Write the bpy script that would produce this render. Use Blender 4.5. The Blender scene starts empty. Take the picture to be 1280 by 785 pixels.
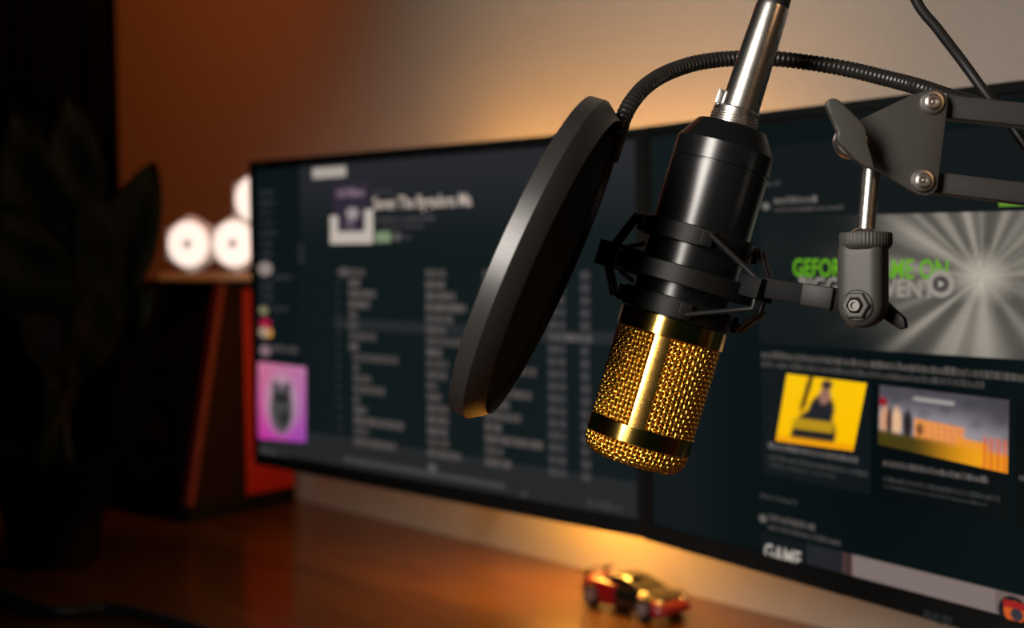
import bpy, bmesh, math, random
from mathutils import Vector, Matrix
random.seed(7)
PI = math.pi
sc = bpy.context.scene
COL = sc.collection

# ------------------------------------------------------------------ camera, world, lights
DZ = 0.74                                   # desk top height above the floor
F = 1777.78                                 # focal length in pixels of the 1280x785 frame (50 mm lens)
CAM = Vector((0, 0, DZ + 0.32))
PITCH, ROLL = 0.0497, -0.010
RM = (Matrix.Rotation(PI/2 - PITCH, 3, 'X') @ Matrix.Rotation(ROLL, 3, 'Z'))
cd = bpy.data.cameras.new('camera'); cam = bpy.data.objects.new('camera', cd); COL.objects.link(cam)
cam.matrix_world = Matrix.Translation(CAM) @ RM.to_4x4()
cd.sensor_width = 36.0; cd.lens = F / 1280 * 36.0; cd.clip_start = 0.01
cd.dof.use_dof = True; cd.dof.focus_distance = 0.625; cd.dof.aperture_fstop = 6.4; cd.dof.aperture_blades = 7
sc.camera = cam
sc.view_settings.view_transform = 'Standard'; sc.view_settings.look = 'None'
sc.view_settings.exposure = 0.0; sc.view_settings.gamma = 1.0; sc.view_settings.use_curve_mapping = False
w = bpy.data.worlds.new('world'); sc.world = w; w.use_nodes = True
bgn = w.node_tree.nodes['Background']
bgn.inputs[0].default_value = (0.20, 0.62, 0.75, 1); bgn.inputs[1].default_value = 0.006

def area(name, loc, target, size, power, col, size_y=None, spread=PI):
    l = bpy.data.lights.new(name, 'AREA'); l.size = size; l.energy = power; l.color = col; l.spread = spread
    if size_y: l.shape = 'RECTANGLE'; l.size_y = size_y
    o = bpy.data.objects.new(name, l); COL.objects.link(o)
    loc = Vector(loc) + Vector((0, 0, DZ)); target = Vector(target) + Vector((0, 0, DZ))
    o.location = loc; o.rotation_euler = (target - loc).to_track_quat('-Z', 'Y').to_euler()
    return o
area('key_softbox', (-0.37, 0.09, 0.54), (0.02, 0.67, 0.32), 0.25, 1.65, (1.0, 0.92, 0.84), 0.44, math.radians(70))
area('warm_reflection_fill', (1.35, -1.1, 1.15), (0.10, 0.64, 0.30), 0.55, 2.4, (1.0, 0.56, 0.26))  # unseen lamp added for warm reflections, stands in for a warm-lit wall
def spot(name, loc, tgt, power, col, deg, rad=0.05):
    l = bpy.data.lights.new(name, 'SPOT'); l.energy = power; l.color = col; l.spot_size = math.radians(deg); l.spot_blend = 1.0; l.shadow_soft_size = rad
    o = bpy.data.objects.new(name, l); COL.objects.link(o); o.location = D0(*loc); o.rotation_euler = (D0(*tgt) - D0(*loc)).to_track_quat('-Z', 'Y').to_euler()
def D0(x, y, z): return Vector((x, y, z + DZ))
spot('wall_fill_white', (0.05, 0.55, 1.55), (0.13, 1.29, 0.66), 40.0, (1.0, 0.88, 0.74), 35)  # unseen spot added to lay a neutral pool of light on the wall
spot('wall_fill_red', (-0.20, 1.10, 1.70), (-0.60, 2.10, 0.58), 68.0, (1.0, 0.19, 0.030), 58)  # unseen spot added to redden the left end of the wall

# ------------------------------------------------------------------ projection helpers: real points at real distances
def ray(px, py): return RM @ Vector(((px - 640) / F, -(py - 392.5) / F, -1))
def P(px, py, Z): return CAM + ray(px, py) * Z
def on_z(px, py, z):
    d = ray(px, py); return CAM + d * ((z + DZ - CAM.z) / d.z)
AR, AU, AN = RM @ Vector((1, 0, 0)), RM @ Vector((0, 1, 0)), RM @ Vector((0, 0, 1))   # camera right, up, towards camera
def D(x, y, z): return Vector((x, y, z + DZ))       # desk-top coordinates to world

# ------------------------------------------------------------------ materials
def srgb(r, g, b):
    f = lambda c: (c/255/12.92) if c/255 <= 0.04045 else ((c/255 + 0.055)/1.055)**2.4
    return (f(r), f(g), f(b), 1)
MATS = {}
def mat(name, col, rough=0.5, metal=0.0, bump=0.0, bscale=400, emit=None, estr=1.0, spec=0.5, var=0.0, coat=0.0, rvar=0.0):
    m = bpy.data.materials.new(name); m.use_nodes = True; nt = m.node_tree; p = nt.nodes['Principled BSDF']
    c = col if len(col) == 4 else (*col, 1)
    p.inputs['Base Color'].default_value = c; p.inputs['Roughness'].default_value = rough
    p.inputs['Metallic'].default_value = metal; p.inputs['Specular IOR Level'].default_value = spec
    p.inputs['Coat Weight'].default_value = coat; p.inputs['Coat Roughness'].default_value = 0.1
    tc = nt.nodes.new('ShaderNodeTexCoord')
    nz = nt.nodes.new('ShaderNodeTexNoise'); nz.inputs['Scale'].default_value = bscale; nz.inputs['Detail'].default_value = 4
    nt.links.new(tc.outputs['Object'], nz.inputs['Vector'])
    if bump:
        b = nt.nodes.new('ShaderNodeBump'); b.inputs['Strength'].default_value = bump; b.inputs['Distance'].default_value = 0.001
        nt.links.new(nz.outputs['Fac'], b.inputs['Height']); nt.links.new(b.outputs['Normal'], p.inputs['Normal'])
    if var:
        r = nt.nodes.new('ShaderNodeValToRGB')
        r.color_ramp.elements[0].position = 0.3; r.color_ramp.elements[1].position = 0.7
        r.color_ramp.elements[0].color = tuple(x*(1-var) for x in c[:3]) + (1,)
        r.color_ramp.elements[1].color = tuple(min(1, x*(1+var)) for x in c[:3]) + (1,)
        nt.links.new(nz.outputs['Fac'], r.inputs['Fac']); nt.links.new(r.outputs['Color'], p.inputs['Base Color'])
    if rvar:
        mr = nt.nodes.new('ShaderNodeMapRange'); mr.inputs['To Min'].default_value = max(0.02, rough - rvar); mr.inputs['To Max'].default_value = rough + rvar
        nt.links.new(nz.outputs['Fac'], mr.inputs['Value']); nt.links.new(mr.outputs['Result'], p.inputs['Roughness'])
    if emit:
        p.inputs['Emission Color'].default_value = emit if len(emit) == 4 else (*emit, 1); p.inputs['Emission Strength'].default_value = estr
    MATS[name] = m; return m
def wood(name, c1, c2, rough, scale, axis_rot=0.0, coat=0.0):
    m = mat(name, c1, rough, coat=coat); nt = m.node_tree; p = nt.nodes['Principled BSDF']
    tc = nt.nodes.new('ShaderNodeTexCoord'); mp = nt.nodes.new('ShaderNodeMapping')
    mp.inputs['Rotation'].default_value = (0, 0, axis_rot); mp.inputs['Scale'].default_value = scale
    nz = nt.nodes.new('ShaderNodeTexNoise'); nz.inputs['Scale'].default_value = 6; nz.inputs['Detail'].default_value = 8; nz.inputs['Distortion'].default_value = 0.6
    r = nt.nodes.new('ShaderNodeValToRGB'); r.color_ramp.elements[0].position = 0.35; r.color_ramp.elements[1].position = 0.68
    r.color_ramp.elements[0].color = (*c1, 1); r.color_ramp.elements[1].color = (*c2, 1)
    nt.links.new(tc.outputs['Object'], mp.inputs[0]); nt.links.new(mp.outputs[0], nz.inputs['Vector'])
    nt.links.new(nz.outputs['Fac'], r.inputs['Fac']); nt.links.new(r.outputs['Color'], p.inputs['Base Color'])
    b = nt.nodes.new('ShaderNodeBump'); b.inputs['Strength'].default_value = 0.12; b.inputs['Distance'].default_value = 0.001
    nt.links.new(nz.outputs['Fac'], b.inputs['Height']); nt.links.new(b.outputs['Normal'], p.inputs['Normal'])
    return m
mat('wall_paint', (0.36, 0.335, 0.305), 0.85, bump=0.10, bscale=260, var=0.04)
wood('desk_wood', (0.060, 0.020, 0.003), (0.105, 0.040, 0.006), 0.24, (1.2, 14, 1.2), 0.87)
wood('speaker_wood', (0.085, 0.006, 0.003), (0.15, 0.012, 0.005), 0.45, (9, 9, 0.9))
wood('panel_walnut', (0.008, 0.0027, 0.002), (0.015, 0.005, 0.003), 0.75, (9, 9, 0.9)); MATS['panel_walnut'].node_tree.nodes['Principled BSDF'].inputs['Specular IOR Level'].default_value = 0.12  # dark front half; the lit/dark boundary on the side is a colour split
mat('panel_edge', (0.12, 0.016, 0.022), 0.5)  # lighter red puts the light on the front edge into the colour
mat('rear_red_lit', (0.30, 0.007, 0.003), 0.5)  # saturated red stands for the lit rear half of the side
mat('floor_wood', (0.05, 0.035, 0.025), 0.6, var=0.3, bscale=8)
mat('black_satin', (0.005, 0.0055, 0.006), 0.27, bump=0.03, bscale=2500, spec=0.55)
mat('black_paint', (0.047, 0.043, 0.039), 0.50, bump=0.10, bscale=3000)
mat('black_plastic', (0.0045, 0.0043, 0.004), 0.46, bump=0.10, bscale=2200, spec=0.27)
mat('black_plastic_shaded', (0.003, 0.003, 0.003), 0.65, bump=0.10, bscale=2200, spec=0.14)  # same plastic darkened: shade on posts and arm is put into the colour
mat('black_paint_shaded', (0.026, 0.024, 0.022), 0.52, bump=0.10, bscale=3000)  # same paint as the plates, darkened to carry the shade on the bars
mat('black_rubber', (0.010, 0.010, 0.010), 0.45, bump=0.05, bscale=900)
mat('hoop_plastic', (0.022, 0.021, 0.020), 0.36, bump=0.08, bscale=2600, spec=0.8)
mat('filter_fabric', (0.0035, 0.004, 0.004), 0.85, bump=0.5, bscale=1800, spec=0.15)
mat('goose_metal', (0.028, 0.026, 0.024), 0.30, metal=0.4)
mat('bolt_steel', (0.66, 0.62, 0.58), 0.36, metal=1.0, rvar=0.08, bscale=900)
mat('dark_steel', (0.10, 0.095, 0.09), 0.45, metal=1.0)
mat('nickel', (0.76, 0.71, 0.66), 0.27, metal=1.0, rvar=0.03, bscale=150)
mat('gold', (0.96, 0.60, 0.13), 0.13, metal=1.0)
mat('gold_satin', (0.95, 0.54, 0.12), 0.19, metal=1.0, rvar=0.05, bscale=900)
mat('gold_wire', (1.00, 0.60, 0.10), 0.26, metal=1.0)
mat('gold_liner', (0.30, 0.13, 0.015), 0.45, metal=1.0)
mat('monitor_black', (0.006, 0.007, 0.007), 0.45, spec=0.35)
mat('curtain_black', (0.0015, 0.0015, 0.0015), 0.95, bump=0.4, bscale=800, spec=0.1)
mat('speaker_black', (0.0025, 0.0025, 0.0025), 0.7, bump=0.2, bscale=1200, spec=0.1)
mat('cone_black', (0.003, 0.003, 0.003), 0.6, spec=0.15)
mat('tray_grey', (0.55, 0.55, 0.56), 0.35)
mat('lamp_white', (0.55, 0.53, 0.51), 0.5, emit=(1.0, 0.93, 0.87), estr=0.17)
mat('lamp_lit', (0.9, 0.88, 0.86), 0.5, emit=(1.0, 0.90, 0.82), estr=1.0)
mat('lamp_dot', (0.10, 0.09, 0.085), 0.6)
mat('led_strip', (0.8, 0.5, 0.3), 0.5, emit=(1.0, 0.43, 0.065), estr=44.0)
mat('led_low', (0.8, 0.5, 0.3), 0.5, emit=(1.0, 0.43, 0.060), estr=125.0)
mat('led_red', (0.8, 0.4, 0.2), 0.5, emit=(1.0, 0.14, 0.012), estr=16.0)
mat('car_red', (0.22, 0.002, 0.005), 0.35, coat=0.3)
mat('car_black', (0.006, 0.006, 0.006), 0.16, coat=0.6)
mat('car_glass', (0.006, 0.006, 0.007), 0.05, coat=1.0)
mat('car_rim', (0.42, 0.42, 0.45), 0.4, metal=0.8)
mat('leaf_green', (0.014, 0.018, 0.004), 0.5, spec=0.25, var=0.35, bscale=30)
mat('leaf_rib', (0.05, 0.06, 0.02), 0.5)
mat('pot_black', (0.001, 0.001, 0.001), 0.7, spec=0.08)
mat('soil', (0.02, 0.013, 0.008), 0.9, bump=0.8, bscale=120)
m = mat('screen_pixels', (0.003, 0.004, 0.004), 0.5, spec=0.05)
at_ = m.node_tree.nodes.new('ShaderNodeAttribute'); at_.attribute_name = 'Col'
m.node_tree.links.new(at_.outputs['Color'], m.node_tree.nodes['Principled BSDF'].inputs['Emission Color'])
m.node_tree.nodes['Principled BSDF'].inputs['Emission Strength'].default_value = 1.0

# ------------------------------------------------------------------ mesh builder (world coordinates in, local mesh out)
class MB:
    def __init__(s): s.v = []; s.f = []
    def add(s, vs, fs):
        o = len(s.v); s.v += [Vector(x) for x in vs]; s.f += [tuple(i + o for i in f) for f in fs]; return s
    def box(s, M, x0, x1, y0, y1, z0, z1):
        vs = [M @ Vector((x, y, z)) for z in (z0, z1) for y in (y0, y1) for x in (x0, x1)]
        return s.add(vs, [(0,2,3,1), (4,5,7,6), (0,1,5,4), (2,6,7,3), (0,4,6,2), (1,3,7,5)])
    def lathe(s, M, prof, n=48, cap0=True, cap1=True, mod=None):
        vs = []; fs = []
        for k, (r, z) in enumerate(prof):
            for i in range(n):
                a = 2*PI*i/n; rr = r * (mod(a, k) if mod else 1)
                vs.append(M @ Vector((rr*math.cos(a), rr*math.sin(a), z)))
        for k in range(len(prof)-1):
            for i in range(n):
                j = (i+1) % n; fs.append((k*n+i, k*n+j, (k+1)*n+j, (k+1)*n+i))
        if cap0: fs.append(tuple(range(n-1, -1, -1)))
        if cap1: fs.append(tuple((len(prof)-1)*n + i for i in range(n)))
        return s.add(vs, fs)
    def ring(s, M, prof, n=64):            # closed profile (r, z) swept round
        vs = [M @ Vector((r*math.cos(2*PI*i/n), r*math.sin(2*PI*i/n), z)) for r, z in prof for i in range(n)]
        m_ = len(prof); fs = []
        for k in range(m_):
            k2 = (k+1) % m_
            for i in range(n):
                j = (i+1) % n; fs.append((k*n+i, k*n+j, k2*n+j, k2*n+i))
        return s.add(vs, fs)
    def tube(s, pts, r, n=10, cap=True):
        pts = [Vector(p) for p in pts]; rs = r if isinstance(r, (list, tuple)) else [r]*len(pts)
        vs = []; fs = []; up = None
        for i, p in enumerate(pts):
            t = (pts[min(i+1, len(pts)-1)] - pts[max(i-1, 0)]).normalized()
            if up is None:
                up = t.orthogonal().normalized()
            up = (up - t*up.dot(t)).normalized(); sd = t.cross(up)
            for k in range(n):
                a = 2*PI*k/n; vs.append(p + (up*math.cos(a) + sd*math.sin(a))*rs[i])
        for i in range(len(pts)-1):
            for k in range(n):
                j = (k+1) % n; fs.append((i*n+k, i*n+j, (i+1)*n+j, (i+1)*n+k))
        if cap: fs.append(tuple(range(n-1, -1, -1))); fs.append(tuple((len(pts)-1)*n + k for k in range(n)))
        return s.add(vs, fs)
    def prism(s, outline, ext):             # outline: world points, ext: world vector
        n = len(outline); o = [Vector(p) for p in outline]; vs = o + [p + ext for p in o]
        fs = [tuple(range(n)), tuple(range(2*n-1, n-1, -1))]
        fs += [(i, i+n, (i+1) % n + n, (i+1) % n) for i in range(n)]
        return s.add(vs, fs)
    def build(s, name, material, parent=None, bevel=0.0, seg=2, smooth=35, origin=None):
        me = bpy.data.meshes.new(name)
        if parent is not None: Mi = WM[parent.name].inverted()
        else:
            if origin is None:
                xs = [v.x for v in s.v]; ys = [v.y for v in s.v]; zs = [v.z for v in s.v]
                origin = Vector(((min(xs)+max(xs))/2, (min(ys)+max(ys))/2, min(zs)))
            Mi = Matrix.Translation(origin).inverted()
        me.from_pydata([tuple(Mi @ v) for v in s.v], [], s.f)
        bm = bmesh.new(); bm.from_mesh(me)
        bmesh.ops.recalc_face_normals(bm, faces=bm.faces)
        if bevel:
            es = [e for e in bm.edges if len(e.link_faces) == 2 and e.calc_face_angle(0) > math.radians(28)]
            bmesh.ops.bevel(bm, geom=es, offset=bevel, segments=seg, profile=0.6, affect='EDGES', clamp_overlap=True)
        bm.to_mesh(me); bm.free()
        if smooth:
            me.shade_smooth(); me.set_sharp_from_angle(angle=math.radians(smooth))
        me.materials.append(MATS[material])
        o = bpy.data.objects.new(name, me); COL.objects.link(o)
        if parent is not None: o.parent = parent; WM[o.name] = WM[parent.name]
        else: o.location = origin; WM[o.name] = Matrix.Translation(origin)
        return o
WM = {}
def thing(name, label, cat, M, group=None):
    if isinstance(M, Vector): M = Matrix.Translation(M)
    o = bpy.data.objects.new(name, None); COL.objects.link(o); o.empty_display_size = 0.02
    o.matrix_world = M; WM[o.name] = M.copy(); tag(o, label, cat, group); return o
def tag(o, label, cat, group=None):
    o['label'] = label; o['category'] = cat
    if group: o['group'] = group
    return o
def struct(o, label=None):
    o['kind'] = 'structure'
    if label: o['label'] = label
    return o
def frame(o, x, y, z):
    x, y, z = Vector(x).normalized(), Vector(y).normalized(), Vector(z).normalized()
    return Matrix(((x.x, y.x, z.x, o.x), (x.y, y.y, z.y, o.y), (x.z, y.z, z.z, o.z), (0, 0, 0, 1)))
def spline(pts, n=12):
    pts = [Vector(p) for p in pts]; out = []
    q = [2*pts[0]-pts[1]] + pts + [2*pts[-1]-pts[-2]]
    for i in range(1, len(q)-2):
        for k in range(n):
            t = k/n; a, b, c, d = q[i-1], q[i], q[i+1], q[i+2]
            out.append(0.5*((2*b) + (c-a)*t + (2*a-5*b+4*c-d)*t*t + (3*b-a-3*c+d)*t**3))
    out.append(pts[-1]); return out
def resample(pts, step):
    out = [pts[0]]; acc = 0
    for a, b in zip(pts, pts[1:]):
        L = (b-a).length; d = step - acc
        while d <= L:
            out.append(a.lerp(b, d/L)); d += step
        acc = (acc + L) % step
    return out

# ------------------------------------------------------------------ the setting
WD = Vector((0.646, -0.7633, 0)).normalized()        # along the wall, to the right
WN = Vector((-0.7633, -0.646, 0)).normalized()       # out of the wall, into the room
W0 = D(0.0758, 1.3787, 0)
WF = frame(W0, WD, -WN, Vector((0, 0, 1)))           # x along wall, y into the wall, z up from the desk top
struct(MB().box(WF, -3.0, 2.4, 0.0, 0.10, -DZ, 1.75).build('wall_back', 'wall_paint'))
struct(MB().box(WF, -3.0, 2.4, -3.2, 0.10, -DZ-0.05, -DZ).build('floor', 'floor_wood'))

dk = thing('desk', 'glossy reddish brown wooden desk standing against the wall', 'desk', WF @ Matrix.Translation((0, -0.4, -DZ)))
MB().box(WF, -1.10, 1.35, -0.80, -0.002, -0.03, 0.0).build('desktop', 'desk_wood', dk, bevel=0.002)
for sx in (-1.02, 1.27):
    for sy in (-0.72, -0.08):
        MB().box(WF, sx-0.03, sx+0.03, sy-0.03, sy+0.03, -DZ, -0.03).build('leg', 'monitor_black', dk, bevel=0.003)
MB().box(WF, -0.99, 1.24, -0.10, -0.06, -0.12, -0.03).build('apron', 'desk_wood', dk)

# ------------------------------------------------------------------ monitors with their pictures
GFX = {}
class Gfx:                                    # flat picture content of one screen, in screen metres (u right, v up)
    def __init__(s, M, eps): s.M = M; s.Mi = M.inverted(); s.v = []; s.f = []; s.c = []; s.z = 0.0002; s.eps = eps
    def uv(s, px, py):
        a, b = s.Mi @ CAM, s.Mi @ (CAM + ray(px, py)); t = -a.y / (b.y - a.y); p = a.lerp(b, t); return p.x, p.z
    def poly(s, uvs, col):
        o = len(s.v); s.v += [(u, -s.z, v) for u, v in uvs]; s.f.append(tuple(range(o, o+len(uvs)))); s.c.append([col]*len(uvs))
    def layer(s): s.z += 0.00012
    def span(s, x0, y0, x1, y1):               # y0, y1 are read at the left end x0
        u0, v0 = s.uv(x0, y0); v1 = s.uv(x0, y1)[1]; return u0, v0, s.uv(x1, (y0+y1)/2)[0], v1
    def rect(s, x0, y0, x1, y1, col):
        u0, v0, u1, v1 = s.span(x0, y0, x1, y1); s.poly([(u0, v1), (u1, v1), (u1, v0), (u0, v0)], col)
    def quad(s, pts, col): s.poly([s.uv(*p) for p in pts][::-1], col)
    def disc(s, px, py, r, col, n=16, sx=1.0):
        u, v = s.uv(px, py); u2, _ = s.uv(px + r, py); rr = abs(u2-u)
        _, v2 = s.uv(px, py + r); rv = abs(v2-v); s.poly([(u+rr*sx*math.cos(2*PI*k/n), v+rv*math.sin(2*PI*k/n)) for k in range(n)], col)
    def words(s, x0, y0, x1, y1, col, wl=None):   # a run of small blurred word blocks
        u0, v0, u1, v1 = s.span(x0, y0, x1, y1); L = u1-u0; x = 0; px_m = L/(x1-x0)
        while x < L*0.999:
            wd = min(random.uniform(2.5, 8)*px_m, L-x); k = random.uniform(0.7, 1.25); dv = (v0-v1)*random.uniform(0, 0.3)
            s.poly([(u0+x, v1), (u0+x+wd, v1), (u0+x+wd, v0-dv), (u0+x, v0-dv)], (col[0]*k, col[1]*k, col[2]*k, 1)); x += wd + 0.9*px_m
    def picture(s, pts, nx, ny, fn):          # pts: 4 pixel corners tl, tr, br, bl
        c = [Vector((*s.uv(*p), 0)) for p in pts]; o = len(s.v)
        cols = []
        for j in range(ny+1):
            for i in range(nx+1):
                a, b = i/nx, j/ny; p = c[0].lerp(c[1], a).lerp(c[3].lerp(c[2], a), b); s.v.append((p.x, -s.z, p.y)); cols.append(fn(a, b))
        for j in range(ny):
            for i in range(nx):
                k = j*(nx+1)+i; q = (k+nx+1, k+nx+2, k+1, k)
                s.f.append(tuple(o+x for x in q)); s.c.append([cols[x] for x in q])
    def text(s, string, x0, y0, x1, y1, col):
        cu = bpy.data.curves.new('lettering', 'FONT'); cu.body = string; cu.fill_mode = 'FRONT'; cu.resolution_u = 3; cu.offset = 0.018
        ob = bpy.data.objects.new('lettering', cu); me = ob.to_mesh()
        xs = [v.co.x for v in me.vertices]; ys = [v.co.y for v in me.vertices]
        a0, a1, b0, b1 = min(xs), max(xs), min(ys), max(ys)
        u0, v0, u1, v1 = s.span(x0, y0, x1, y1); o = len(s.v)
        s.v += [(u0+(v.co.x-a0)/(a1-a0)*(u1-u0), -s.z, v1+(v.co.y-b0)/(b1-b0)*(v0-v1)) for v in me.vertices]
        for p in me.polygons: s.f.append(tuple(o+i for i in p.vertices)); s.c.append([col]*len(p.vertices))
        ob.to_mesh_clear(); bpy.data.objects.remove(ob); bpy.data.curves.remove(cu)
    def build(s, name, parent):
        me = bpy.data.meshes.new(name); T = WM[parent.name].inverted() @ s.M
        me.from_pydata([tuple(T @ Vector(v)) for v in s.v], [], s.f)
        ca = me.color_attributes.new('Col', 'FLOAT_COLOR', 'CORNER'); i = 0
        for cs in s.c:
            for c in cs: ca.data[i].color = c; i += 1
        me.materials.append(MATS['screen_pixels']); o = bpy.data.objects.new(name, me); COL.objects.link(o); o.parent = parent; WM[o.name] = WM[parent.name]; return o

MW, MH, MZ = 0.550, 0.320, 0.0883
def monitor(label, A, B, brand=False):
    A = D(A[0], A[1], MZ); B = D(B[0], B[1], MZ); x = (B-A).normalized(); n = x.cross(Vector((0, 0, 1)))   # n: out of the screen
    M = frame(A, x, -n, Vector((0, 0, 1))); L = MW
    r = thing('monitor', label, 'monitor', M @ Matrix.Translation((L/2, 0, 0)))
    hs = MB().box(M, 0, L, 0.004, 0.018, 0, MH).box(M, 0.09, L-0.09, 0.018, 0.045, 0.04, MH-0.06).build('housing', 'monitor_black', r, bevel=0.003)
    b = MB(); T, S, Bt = 0.006, 0.006, 0.013
    b.box(M, 0, L, -0.0, 0.004, 0, Bt).box(M, 0, L, 0, 0.004, MH-T, MH).box(M, 0, S, 0, 0.004, Bt, MH-T).box(M, L-S, L, 0, 0.004, Bt, MH-T)
    b.build('bezel', 'monitor_black', r)
    ys = 0.0025; SM = M @ Matrix.Translation((0, ys, 0))
    scn = MB().box(M, S, L-S, ys, 0.004, Bt, MH-T).build('screen', 'monitor_black', r)
    MB().box(M, L/2-0.05, L/2+0.05, 0.045, 0.055, MH/2-0.05, MH/2+0.05).build('mount_plate', 'monitor_black', r, bevel=0.002)
    c = M @ Vector((L/2, 0.055, MH/2)); d = (c - W0).dot(WN); q = c - WN*(d-0.008)
    MB().tube([c, q], 0.016, 12).build('mount_arm', 'monitor_black', r)
    MB().box(frame(q, WD, WN, Vector((0, 0, 1))), -0.045, 0.045, -0.008, 0.004, -0.045, 0.045).build('wall_plate', 'monitor_black', r, bevel=0.002)
    g = Gfx(SM, 0)
    # base picture of the lit panel
    return r, scn, g, M
bl = srgb
mL, sL, gL, ML = monitor('wide black monitor showing a music playlist beside the speaker', (-0.27555, 1.50292), (0.09808, 1.10616))
mR, sR, gR, MR = monitor('wide black monitor showing a game news page with grey light rays', (0.10150, 1.09750), (0.39872, 0.62200))
T_, S_, B_ = 0.006, 0.006, 0.013
def panel(g, fn, nx=24, ny=16):
    o = len(g.v); cols = []
    for j in range(ny+1):
        for i in range(nx+1):
            a, b = i/nx, j/ny; g.v.append((S_+0.003+a*(MW-2*S_-0.006), -g.z, MH-T_-0.003-b*(MH-T_-B_-0.004))); cols.append(fn(a, b))
    for j in range(ny):
        for i in range(nx):
            k = j*(nx+1)+i; q = (k+nx+1, k+nx+2, k+1, k); g.f.append(tuple(o+x for x in q)); g.c.append([cols[x] for x in q])
def mix(a, b, t):
    t = max(0, min(1, t)); return tuple(a[i]*(1-t)+b[i]*t for i in range(3)) + (1,)
def sm(e0, e1, x):
    t = max(0, min(1, (x-e0)/(e1-e0))); return t*t*(3-2*t)
# ---- left screen: playlist
g = gL
panel(g, lambda a, b: mix(bl(38, 39, 43), bl(15, 24, 26), sm(0.0, 0.30, b)) if a > 0.02 else bl(14, 22, 25))
g.layer()
u0, v0 = g.uv(378, 400)
g.poly([(S_+0.003, B_+0.03), (u0, B_+0.03), (u0, MH-T_-0.003), (S_+0.003, MH-T_-0.003)], bl(13, 21, 24))
g.poly([(S_+0.003, B_+0.001), (MW-S_-0.003, B_+0.001), (MW-S_-0.003, B_+0.030), (S_+0.003, B_+0.030)], bl(36, 37, 39))
u1 = MW-S_-0.003; ur, vr = g.uv(450, 405.6)
g.layer()
g.poly([(g.uv(418, 405)[0], vr-0.0052), (u1-0.02, vr-0.0052), (u1-0.02, vr+0.0052), (g.uv(418, 405)[0], vr+0.0052)], bl(37, 39, 42))
g.rect(391, 210.5, 433, 223.5, bl(170, 160, 152))
g.rect(416, 229, 464, 302, bl(46, 38, 52))
g.layer()
W_ = bl(188, 176, 166); TX = bl(96, 90, 86); DM = bl(58, 56, 56)
g.rect(413, 290, 467, 305, W_); g.rect(413, 270, 423, 291, W_); g.rect(456, 262, 467, 291, W_)
g.words(421, 236, 456, 247, bl(120, 100, 116), (5, 12)); g.disc(441, 267, 8, bl(150, 138, 140)); g.disc(438, 280, 6, bl(92, 80, 92))
g.text('Seven The Bygadora Ma', 467, 246.5, 590, 267, bl(190, 174, 162))
g.words(468, 238.5, 492, 242, bl(70, 66, 66)); g.words(470, 272, 545, 277, bl(66, 64, 66)); g.words(478, 281, 530, 286, bl(62, 58, 62))
g.rect(470, 290, 489, 303, bl(120, 140, 108)); g.disc(497, 296, 5.5, bl(86, 82, 82)); g.rect(506, 294, 514, 299, bl(56, 54, 58))
for k in range(7): g.words(326, 238+k*12.6, 326+random.uniform(14, 22), 244+k*12.6, bl(44, 48, 50), (6, 12))
g.rect(374, 305, 380, 330, bl(40, 42, 44))
g.disc(332, 336, 9, bl(142, 128, 122)); g.words(344, 343, 366, 349, bl(52, 52, 54))
for k in range(3): g.words(326, 352+k*9, 341, 357+k*9, bl(50, 50, 54))
g.disc(330, 388, 5.5, bl(126, 122, 88)); g.words(338, 382, 362, 388, bl(50, 50, 50))
g.disc(332, 405, 7.5, bl(150, 20, 60)); g.disc(331, 415, 7, bl(160, 140, 118)); g.disc(337, 416, 6, bl(206, 142, 52), sx=0.7)
g.disc(332, 438, 7, bl(130, 104, 110)); g.words(341, 429, 372, 439, bl(70, 64, 64))
def pink(a, b):
    c = mix(mix(bl(196, 70, 130), bl(150, 86, 166), a), mix(bl(190, 46, 150), bl(150, 66, 166), a), b)
    c = mix(c, bl(196, 128, 150), (1-b)*0.6)
    d = math.hypot((a-0.5)/0.36, (b-0.52)/0.42); c = mix(c, bl(172, 150, 160), 0.75*(1-sm(0.7, 1.15, d)))
    d2 = math.hypot((a-0.5)/0.25, (b-0.6)/0.33); c = mix(c, bl(66, 66, 66), 1-sm(0.75, 1.1, d2))
    for cx in (0.38, 0.62): c = mix(c, bl(60, 58, 58), (1-sm(0.04, 0.10, abs(a-cx))) * (sm(0.2, 0.26, b)-sm(0.45, 0.5, b)))
    c = mix(c, bl(20, 22, 24), (1-sm(0.12, 0.2, abs(a-0.5))) * (1-sm(0.02, 0.05, abs(b-0.45))))
    c = mix(c, bl(28, 30, 30), 1-sm(0.05, 0.11, math.hypot(a-0.56, b-0.70)))
    return c
g.picture([(323, 452), (383, 459), (383, 553), (323, 548)], 24, 36, pink)
g.words(325, 558, 346, 570, bl(74, 70, 66)); g.words(348, 566, 362, 571, bl(52, 52, 52))
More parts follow.
